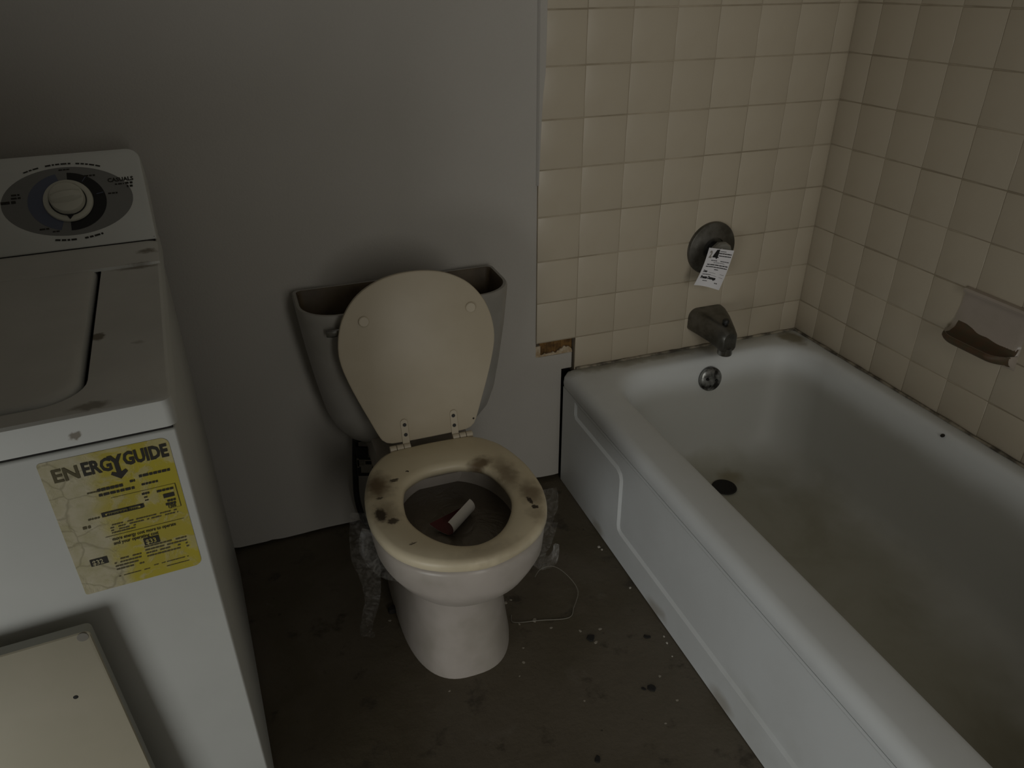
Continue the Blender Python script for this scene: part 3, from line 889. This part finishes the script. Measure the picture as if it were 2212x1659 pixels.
# clear plastic film trailing down both sides of the bowl
def ribbon(bm, path, width, per=7, crumple=.0045, seed=0, cols=6):
    P_ = smooth_open([p for p in path], per)
    W_ = smooth_open([(w, 0, 0) for w in width], per)
    rows = []
    for i, p in enumerate(P_):
        t = (P_[min(i + 1, len(P_) - 1)] - P_[max(i - 1, 0)]).normalized()
        view = (p - Vector((-1.44, -1.57, 1.26))).normalized()
        a = t.cross(view).normalized()
        row = []
        for k in range(cols + 1):
            u = k / cols - .5
            q = p + a * (u * W_[i].x) + view * (crumple * 1.6 * mnoise.noise(Vector((u * 5 + seed, i * .35, seed)))) 
            q += a * (crumple * .5 * mnoise.noise(Vector((i * .4, u * 2, seed + 9))))
            q.z = max(q.z, .002)
            row.append(bm.verts.new(q))
        rows.append(row)
    for i in range(len(rows) - 1):
        for k in range(cols):
            bm.faces.new((rows[i][k], rows[i][k + 1], rows[i + 1][k + 1], rows[i + 1][k]))
FILML = [(-1.334, -.44, .374), (-1.345, -.42, .262), (-1.340, -.42, .212), (-1.340, -.42, .163), (-1.343, -.42, .13), (-1.360, -.42, .07), (-1.361, -.385, .006), (-1.345, -.395, .004)]
film = thing('plastic_film', 'clear plastic film trailing down the left side of the bowl', 'plastic film', (-1.34, -.37, 0))
bm = bmesh.new()
ribbon(bm, FILML, [.060, .055, .045, .036, .030, .026, .022, .014], seed=2)
ribbon(bm, [(-1.322, -.50, .374), (-1.330, -.50, .335), (-1.310, -.50, .285), (-1.285, -.49, .24)], [.06, .06, .05, .02], seed=5)
obj('sheet', bm, m_film, film, smooth=70, world=True)
film = thing('plastic_film', 'clear plastic film curling off the right side of the bowl', 'plastic film', (-1.0, -.45, .2))
bm = bmesh.new()
ribbon(bm, [(-1.003, -.49, .374), (-.993, -.48, .32), (-.995, -.46, .26), (-1.015, -.44, .21)], [.075, .065, .045, .015], seed=12)
ribbon(bm, [(-1.035, -.56, .36), (-1.030, -.545, .30), (-1.018, -.52, .24), (-.995, -.50, .195), (-.970, -.49, .185), (-.955, -.48, .215)], [.08, .065, .045, .032, .022, .010], seed=22)
obj('sheet', bm, m_film, film, smooth=70, world=True)

# supply hose behind the toilet with its printed sleeve
ho = thing('supply_hose', 'black water supply hose hanging behind the toilet', 'hose', (-1.31, -.05, 0))
bm = bmesh.new()
add_tube(bm, smooth_open([(-1.290, -.060, .34), (-1.297, -.052, .30), (-1.303, -.050, .25), (-1.309, -.050, .19), (-1.313, -.052, .13), (-1.309, -.056, .08), (-1.298, -.065, .04), (-1.27, -.08, .010)], 6), .0075, 12)
obj('tube', bm, m_blackpl, ho, smooth=60, world=True)
bm = bmesh.new()
lathe(bm, [(0, 0), (.012, 0), (.013, .002), (.013, .022), (.011, .024), (0, .024)], (-1.292, -.06, .296), (.05, -.05, 1), 10)
obj('nut', bm, m_blackpl, ho, smooth=30, world=True)
sl = thing('hose_package', 'black and white printed hose package behind the toilet', 'package', (-1.283, -.07, .23))
bm = bmesh.new()
q = [(-1.302, .287), (-1.264, .276), (-1.270, .196), (-1.306, .205)]
loft(bm, [[(x, y, z) for x, z in q] for y in (-.078, -.072)])
obj('sleeve', bm, m_blackpl, sl, world=True)
def slp(u, v, off=.0788):
    a = Vector((q[3][0], 0, q[3][1])).lerp(Vector((q[2][0], 0, q[2][1])), u); b_ = Vector((q[0][0], 0, q[0][1])).lerp(Vector((q[1][0], 0, q[1][1])), u)
    r_ = a.lerp(b_, v); return Vector((r_.x, -off, r_.z))
bm = bmesh.new()
for u0, u1, v0, v1 in ((.02, .98, .34, .58), (.22, .95, .12, .34), (0.0, .12, .30, .62)):
    bm.faces.new([bm.verts.new(slp(*w)) for w in ((u0, v0), (u1, v0), (u1, v1), (u0, v1))])
tag(obj('white_print', bm, m_greydot, sl, world=True), kind='stuff')
bm = bmesh.new(); rnd = random.Random(5)
bm.faces.new([bm.verts.new(slp(u, v, .0792)) for u, v in ((.52, .42), (.90, .42), (.90, .54), (.52, .54))])
for v in (.40, .45, .50, .54): greek(bm, .06, .48, v, .018, lambda u, w: slp(u, w, .0792), rnd, (1, 4), .8)
tag(obj('black_print', bm, m_black, sl, world=True), kind='stuff')
bm = bmesh.new()
for v in (.68, .74, .80, .86): greek(bm, .72, .90, v, .035, lambda u, w: slp(u, w, .0792), rnd, (1, 2), .5)
tag(obj('white_lettering', bm, m_greydot, sl, world=True), kind='stuff')

# thin plastic strap lying in a loop beside the bowl
st_ = thing('plastic_strap', 'thin clear plastic strap lying in a loop beside the pedestal', 'strap', (-.96, -.42, 0))
bm = bmesh.new()
add_tube(bm, smooth_open([(-1.045, -.44, .0015), (-1.047, -.462, .0015), (-.99, -.477, .0015), (-.928, -.492, .0015), (-.905, -.470, .004), (-.877, -.430, .009), (-.884, -.385, .018), (-.905, -.352, .024), (-.935, -.345, .02), (-.955, -.355, .01)], 8), .0010, 6)
obj('loop', bm, m_strap, st_, smooth=60, world=True)

# ------------------------------------------------------------------ washing machine
th = math.radians(4)
wa = thing('washing_machine', 'white top-loading washing machine with rotary dial and yellow label', 'washing machine', (-1.5645, -.767, 0), th)
WW = -.684
obj('seam_grime_shade', box(WW + .003, -.003, .003, .66, .806, .818), m_dark, wa)  # black box in the gap, its colour holds both grime and shade
bm = bevel(box(WW, 0, 0, .665, .018, .8108), .0035, 3)
obj('cabinet', bm, m_washer, wa, smooth=40)
for x in (-.05, WW + .05):
    for y in (.05, .62):
        bm = lathe(bmesh.new(), [(0, 0), (.02, 0), (.022, .004), (.022, .014), (.01, .02), (0, .02)], (x, y, 0), (0, 0, 1), 16)
        obj('foot', bm, m_blackpl, wa, smooth=40)
# top deck with the sunken lid opening
bm = bmesh.new()
dk = lambda i_, z: [(x, y, z) for x, y in rrect(WW - .004 + i_, .004 - i_, -.005 + i_, .668 - i_, .012, 5, 4)]
Rk = loft(bm, [dk(.004, .8155), dk(.0, .8175), dk(0, .841), dk(.0012, .8500), dk(.0045, .8530)], True, False)
OP = rrect(-.600, -.0835, .028, .500, [.006, .006, .05, .05], 8, 4)
h0 = [bm.verts.new((x, y, .8530)) for x, y in OP]
h1 = [bm.verts.new((x * 1, y, .836)) for x, y in OP]
fill_loops(bm, [Rk[-1], h0])
n = len(OP)
for i in range(n): bm.faces.new((h0[i], h0[(i + 1) % n], h1[(i + 1) % n], h1[i])).material_index = 1  # walls and floor of the opening coloured black as groove shade
fill_loops(bm, [h1], 1)
obj('top_deck', bm, m_deck, wa, smooth=40, mats=[m_deck, m_dark])
bm = bmesh.new()
ld = lambda i_, z: [(x, y, z) for x, y in rrect(-.594 + i_, -.0905 - i_, .034 + i_, .498 - i_, [.006, .006, .046, .046], 8, 4)]
loft(bm, [ld(.002, .838), ld(0, .842), ld(0.0005, .849), ld(.004, .8545), ld(.012, .8570), ld(.05, .8572)])
obj('lid', bm, m_deck, wa, smooth=40)
# swept shelf up to the control panel
bm = bmesh.new()
prof = [(.474, .8528), (.4745, .8575), (.488, .8588), (.505, .8602), (.522, .8628), (.538, .8655), (.552, .8672), (.562, .8678), (.665, .8675), (.665, .8528)]
secs = []
for x, s in ((WW - .002, .0), (WW + .004, .8), (WW + .012, 1), (-.012, 1), (-.003, .8), (.003, .0)):
    secs.append([(x, y + (1 - s) * .004, .8528 + (z - .8528) * (1 if s > .9 else (.93 if s > .5 else .75))) for y, z in prof])
loft(bm, secs)
obj('rear_shelf', bm, m_deck, wa, smooth=40)
# control panel
PS = Vector((0, .103, .126)).normalized(); PN = Vector((0, -PS.z, PS.y)); P0 = Vector((0, .558, .8710))
PL = .1685
pp = lambda u, v, h=0.0: P0 + Vector((u, 0, 0)) + PS * v + PN * h
def panel_loop(i_, h, back=0.0):
    return [tuple(pp(u, v, h) + Vector((0, back, -back * .75 * v / PL))) for u, v in rrect(WW + i_, .004 - i_, 0 + i_, PL + .002 - i_, [.020, .020, .003, .003], 8, 3)]
bm = bmesh.new()
Lb = [(x, max(y, .65) if False else y, z) for x, y, z in panel_loop(0, 0, .085)]
loft(bm, [Lb, panel_loop(0, -.004), panel_loop(.0012, -.001), panel_loop(.004, 0)])
obj('panel_seam_shade', box(WW + .004, .001, .5605, .64, .866, .874), m_dark, wa)  # thin black box, shade of the joint painted in
pan = obj('control_panel', bm, m_washer, wa, smooth=40)
def flat_loft(bm, pts, h0, h1, mi=0):
    loft(bm, [[tuple(pp(u, v, h)) for u, v in pts] for h in (h0, h1)])
EC = (-.1165, .0835)
ell = lambda cx, cy, a, b_, n=64: [(cx + a * math.cos(2 * PI * k / n), cy + b_ * math.sin(2 * PI * k / n)) for k in range(n)]
bm = bmesh.new(); flat_loft(bm, ell(EC[0], EC[1], .0975, .0610), .0001, .0004)
obj('dial_oval', bm, m_panelgrey, pan)['label'] = 'grey printed oval round the dial'
def arc_pts(a0, a1, ro, ri, sx, n=28):
    f = lambda a, r: (EC[0] + r * sx * math.cos(a), EC[1] - .001 + r * math.sin(a))
    A = [a0 + (a1 - a0) * k / n for k in range(n + 1)]
    return [f(a, ro) for a in A] + [f(a, ri) for a in reversed(A)]
bm = bmesh.new(); flat_loft(bm, arc_pts(math.radians(-94), math.radians(85), .0515, .030, 1.10), .0005, .0008)
obj('black_arc', bm, m_black, pan)
bm = bmesh.new(); flat_loft(bm, arc_pts(math.radians(102), math.radians(252), .0515, .030, 1.16), .0005, .0008)
obj('blue_arc', bm, m_blue, pan)
for a in (55, 12):
    bm = bmesh.new(); a = math.radians(a); dx, dy = math.cos(a), math.sin(a)
    pts = [(EC[0] + dx * 1.1 * r + s * dy * .0006, EC[1] - .001 + dy * r - s * dx * .0006) for r, s in ((.040, -1), (.050, -1), (.050, 1), (.040, 1))]
    bm.faces.new([bm.verts.new(pp(u, v, .0011)) for u, v in pts])
    obj('tick_mark', bm, m_blue, pan)
KC = pp(-.1166, .0828)
bm = bmesh.new(); lathe(bm, [(.0365, .0008), (.0372, .003), (.0360, .0060), (.031, .0075), (.0285, .0068), (.0270, .006), (0, .006)], KC, PN, 64)
kn = obj('dial_skirt', bm, m_knob, pan, smooth=35)
bm = bmesh.new()
tri = [(-.1225, .0560), (-.1110, .0560), (-.1185, .0478)]
loft(bm, [[tuple(pp(u, v, h)) for u, v in tri] for h in (.0070, .0085)])
obj('pointer', bm, m_black, kn)
bm = bmesh.new(); lathe(bm, [(.0280, .0063), (.0280, .0072), (.0, .0072)], KC, PN, 48)
obj('knob_gap_shade', bm, m_black, kn)  # black disc painted as the shade round the knob
bm = bmesh.new()
lathe(bm, [(.0262, .006), (.0262, .016), (.0250, .0185), (.022, .0195), (0, .0195)], KC, PN, 56)
# grip ridge across the knob
tu = math.radians(6); du = Vector((math.cos(tu), math.sin(tu), 0))
secs = []
for s in (-1, -.9, -.5, 0, .5, .9, 1):
    w = .0085 * math.sqrt(max(.02, 1 - (s * .82) ** 2)); hh = .0295 - .004 * s * s
    row = []
    for a, h in ((-w * 1.35, .018), (-w, .024), (-w * .6, hh), (w * .6, hh), (w, .024), (w * 1.35, .018)):
        c_ = KC + PN * h + Vector((1, 0, 0)) * (s * .0225 * du.x - a * du.y) + PS * (s * .0225 * du.y + a * du.x)
        row.append(tuple(c_))
    secs.append(row)
loft(bm, secs)
obj('knob', bm, m_knob, kn, smooth=45)
# printing on the panel
bm = bmesh.new(); rnd = random.Random(21)
MP = lambda u, v: Matrix(((1, 0, 0, pp(u, v, .0009).x), (0, PS.y, PN.y, pp(u, v, .0009).y), (0, PS.z, PN.z, pp(u, v, .0009).z), (0, 0, 0, 1)))
put_text(bm, 'CASUALS', .0098, MP(-.0530, .1098), .00040, 'LEFT', .98)
tag(obj('cycle_lettering', bm, m_ink, pan), kind='stuff'); bm = bmesh.new()
fp = lambda u, v: pp(u, v, .0009)
greek(bm, -.0430, -.0290, .1035, .0026, fp, rnd, (1, 3), .6); greek(bm, -.0270, -.0135, .1035, .0038, fp, rnd, (.8, 1.6), .4)
greek(bm, -.0255, -.0130, .0975, .0038, fp, rnd, (.8, 1.6), .4)
def arc_greek(a0, a1, ra, rb, h):
    f = lambda u, v: pp(EC[0] + (ra + v) * math.cos(u), EC[1] + (rb + v) * math.sin(u), .0009)
    step = 1 if a1 > a0 else -1
    u = a0
    while (u - a1) * step < 0:
        d = rnd.uniform(.03, .085) * step
        if rnd.random() < .85:
            bm.faces.new([bm.verts.new(f(*q_)) for q_ in ((u, 0), (u + d, 0), (u + d, h), (u, h))])
        u += d + .016 * step
arc_greek(math.radians(122), math.radians(112), .107, .0655, .0022); arc_greek(math.radians(103), math.radians(62), .107, .0655, .0026)
arc_greek(math.radians(-112), math.radians(-68), .106, .0672, .0032)
for u0, u1, v, h in ((-.1225, -.105, .1385, .0022), (-.092, -.070, .1235, .0030), (-.056, -.040, .0880, .0028), (-.197, -.185, .1010, .0030), (-.198, -.184, .0955, .0030), (-.166, -.152, .0370, .0028), (-.148, -.138, .0310, .0024), (-.235, -.192, .0880, .0048)):
    greek(bm, u0, u1, v, h, fp, rnd, (1, 3), .4)
tag(obj('panel_lettering', bm, m_ink, pan), kind='stuff')

# yellow energy label stuck on the cabinet front
bm = bmesh.new()
LX0, LX1, LZ0, LZ1 = -.1435, -.0115, .6105, .8020
lab = rrect(LX0, LX1, LZ0, LZ1, [.009, .004, .003, .009], 6, 3)
loft(bm, [[(x, y, z) for x, z in lab] for y in (.0, -.0005)])
el = obj('energy_label', bm, m_label, wa)
el['label'] = 'worn yellow energy rating label'
LWd, LHt = LX1 - LX0, LZ1 - LZ0
lab_fn = lambda u, v: Vector((LX0 + u * LWd, -.0010, LZ0 + v * LHt))
ML = lambda u, v: Matrix(((1, 0, 0, LX0 + u * LWd), (0, 0, -1, -.0010), (0, 1, 0, LZ0 + v * LHt), (0, 0, 0, 1)))
bm = bmesh.new(); rnd = random.Random(31)
put_text(bm, 'EN', .0235, ML(.075, .855), .0006, 'LEFT', .92, 1)
put_text(bm, 'ERG', .0235, ML(.300, .860), .0008, 'LEFT', .70)
put_text(bm, 'GUIDE', .0235, ML(.620, .872), .0010, 'LEFT', .675)
# the tall letter Y whose tail is a downward arrow
yc = [(.505, .955), (.540, .955), (.566, .925), (.592, .955), (.622, .955), (.582, .900), (.582, .835), (.617, .848), (.632, .828), (.566, .785), (.498, .828), (.512, .845), (.546, .832), (.546, .905)]
vs = [bm.verts.new(lab_fn(*q_)) for q_ in yc]; fill_loops(bm, [vs])
greek(bm, .36, .56, .730, .020, lab_fn, rnd, (1.2, 2.6), .25); greek(bm, .62, .66, .745, .016, lab_fn, rnd, (1, 2), .3); greek(bm, .70, .95, .765, .018, lab_fn, rnd, (1.2, 2.6), .35)
greek(bm, .28, .36, .730, .010, lab_fn, rnd, (1.2, 2.6), .35, mi=1)
greek(bm, .36, .64, .695, .018, lab_fn, rnd, (1.2, 3), .4); greek(bm, .70, .84, .705, .014, lab_fn, rnd, (1, 2), .4)
def bar(u0, u1, v0, v1, mi=0): bm.faces.new([bm.verts.new(lab_fn(*q_)) for q_ in ((u0, v0), (u1, v0), (u1, v1), (u0, v1))]).material_index = mi
bar(.44, .96, .6670, .6690); bar(.955, .960, .492, .669); bar(.86, .96, .492, .4935)
greek(bm, .68, .74, .637, .014, lab_fn, rnd, (1, 2), .3); greek(bm, .80, .94, .630, .016, lab_fn, rnd, (1, 2.4), .35); greek(bm, .69, .72, .612, .010, lab_fn, rnd, (1, 2), .3); greek(bm, .69, .72, .590, .008, lab_fn, rnd, (1, 2), .3)
bar(.355, .66, .566, .578); bar(.355, .66, .545, .551); bar(.33, .355, .545, .578); bar(.535, .550, .545, .578); bar(.84, .93, .578, .608); bar(.64, .67, .548, .578); greek(bm, .37, .62, .553, .008, lab_fn, rnd, (1, 3), .6)
greek(bm, .22, .31, .545, .012, lab_fn, rnd, (1, 2), .5, mi=1); greek(bm, .16, .22, .490, .02, lab_fn, rnd, (1, 2), .5, mi=1)
greek(bm, .86, .93, .545, .016, lab_fn, rnd, (1, 2), .3); greek(bm, .84, .93, .520, .018, lab_fn, rnd, (1, 2.2), .25)
put_text(bm, '1205', .0055, ML(.85, .498), .0002, 'LEFT', .85)
for v, u0, u1 in ((.470, .38, .92), (.450, .36, .92), (.430, .36, .62), (.412, .36, .55)): greek(bm, u0, u1, v, .009, lab_fn, rnd, (1, 4), .5, .8, 1)
bar(.30, .95, .395, .3975)
put_text(bm, 'more energy cost more to operate', .0068, ML(.345, .358), .0001, 'LEFT', .72)
put_text(bm, 'and your operating cost', .0068, ML(.345, .325), .0001, 'LEFT', .74)
# two price boxes
bar(.58, .71, .262, .318); bar(.12, .26, .205, .258)
for v, u0, u1 in ((.205, .32, .53), (.180, .30, .53), (.155, .30, .53), (.130, .30, .53), (.245, .57, .93), (.220, .57, .93), (.195, .57, .93), (.170, .57, .93)): greek(bm, u0, u1, v, .011, lab_fn, rnd, (1, 4), .5, .85, 1)
for v, u0, u1 in ((.075, .30, .56), (.090, .60, .90), (.055, .70, .90)): greek(bm, u0, u1, v, .006, lab_fn, rnd, (1, 5), .4, .9, 1)
LP_ = obj('label_print', bm, m_ink, el, mats=[m_ink, simple('worn_ink', (.10, .085, .04), .8)])
LP_['kind'] = 'stuff'
for s, u, v in (('$33', .595, .272), ('$32', .135, .214)):
    bm = bmesh.new(); me = text_mesh(s, .0095, .0002, 'LEFT', .82); M_ = ML(u, v); M_[1][3] = -.0014; me.transform(M_); bm.from_mesh(me); bpy.data.meshes.remove(me)
    tag(obj('price_lettering', bm, m_label, el), kind='stuff')

# ------------------------------------------------------------------ cream board leaning on the washer
bo = thing('cream_board', 'cream laminate board leaning against the front of the washer', 'board', (-1.75, -.95, 0), th)
Wm = Matrix.Translation((-1.5645, -.767, 0)) @ Matrix.Rotation(th, 4, 'Z')
Bm = Matrix.Translation((-1.75, -.95, 0)) @ Matrix.Rotation(th, 4, 'Z')
loc_ = Bm.inverted() @ Wm
# washer-local: top front edge close to the cabinet, foot a little further out, slightly askew
TPf = Vector((0, -.033, .5835)); FT = Vector((0, -.052, .012)); bd = (TPf - FT).normalized(); bn = Vector((0, -bd.z, bd.y))
BX1, BX0 = -.1455, -.53
def bpt(x, d, h): return tuple(loc_ @ (FT + Vector((x + .022 * (1 - d / .572), 0, 0)) + bd * d + bn * h))
BL_ = (TPf - FT).length
bm = bmesh.new()
rl = lambda i_: rrect(BX0 + i_, BX1 - i_, i_, BL_ - i_, [.006, .006, .003, .003], 4, 2)
loft(bm, [[bpt(x, d, h) for x, d in rl(i_)] for i_, h in ((.002, -.0165), (0, -.0155), (0, -.0015), (.0015, 0))], True, True, [1, 1, 0, 0])
bmo = obj('panel', bm, m_board, bo, smooth=40, mats=[m_board, m_boardedge])
bm = bmesh.new(); O_ = Vector(bpt(-.1545, BL_ - .0065, 0)); A_ = (Vector(bpt(0, 0, 1)) - Vector(bpt(0, 0, 0)))
lathe(bm, [(.0062, -.001), (.0062, .0003), (.0058, .0005), (0, .0005)], O_, A_, 24)
obj('round_plug', bm, simple('dark_grey_plug', (.21, .195, .165), .7), bo)
bm = bmesh.new(); lathe(bm, [(.0030, 0), (.0026, .0005), (0, .0006)], Vector(bpt(-.1880, BL_ - .094, 0)), A_, 14)
obj('screw_hole', bm, m_black, bo)

# ------------------------------------------------------------------ bits on the floor
def chip(x, y, s, name, label, mat, group, cat, seed, z=0.0, flat=.28):
    r = random.Random(seed); bm = bmesh.new(); n = 7
    pts = [(s * r.uniform(.55, 1.1) * math.cos(2 * PI * k / n), s * r.uniform(.4, .9) * math.sin(2 * PI * k / n)) for k in range(n)]
    loft(bm, [[(a * q_, b_ * q_, h) for a, b_ in pts] for q_, h in ((.9, 0), (1, s * flat * .4), (.75, s * flat))])
    o = obj(name, bm, mat); o.location = (x, y, z); o.rotation_euler = (0, 0, r.uniform(0, 6))
    return tag(o, label, cat, group)
tubside = [(-.7615, -.304, .0055), (-.7585, -.315, .004), (-.7550, -.457, .0045), (-.7545, -.612, .0035), (-.7570, -.630, .0045), (-.765, -.665, .003)]
for i, (x, y, s) in enumerate(tubside):
    chip(x, y, s, 'plaster_crumb', 'tiny white plaster crumb on the floor along the tub apron', m_chip, 'plaster crumbs along the tub', 'crumb', 40 + i)
spots = [(-1.037, -.470, .004), (-.975, -.504, .0045), (-1.002, -.472, .008), (-.812, -.762, .0045), (-1.052, -.535, .003), (-1.065, -.570, .0045), (-1.085, -.60, .003), (-1.045, -.40, .006), (-1.03, -.395, .004),
         (-.918, -.535, .005), (-.875, -.545, .005), (-.90, -.575, .006), (-.815, -.70, .004), (-1.23, -.585, .0035), (-1.305, -.36, .005), (-.985, -.70, .003), (-.86, -.80, .003)]
for i, (x, y, s) in enumerate(spots):
    chip(x, y, s, 'paint_flake', 'tiny pale paint flake on the concrete near the toilet', m_flake, 'paint flakes round the toilet', 'flake', 70 + i, flat=.15)
for i, (x, y, s, lb) in enumerate([(-1.016, -.822, .010, 'dark dirt clod on the floor nearest the viewer'), (-.905, -.56, .013, 'dark dirt clod on the floor just outside the plastic strap loop'),
                                   (-.845, -.72, .011, 'larger of two dark dirt clods lying side by side'), (-.862, -.715, .007, 'smaller of two dark dirt clods lying side by side'),
                                   (-.79, -.60, .009, 'dark dirt clod on the floor close to the tub apron')]):
    chip(x, y, s, 'dirt_clod', lb, m_dark, 'dirt clods on the floor', 'dirt', 90 + i, flat=.22)
chip(-1.292, -.335, .014, 'dirt_clod', 'dark lump of dirt behind the left of the pedestal', m_dark, None, 'dirt', 120, flat=.8)
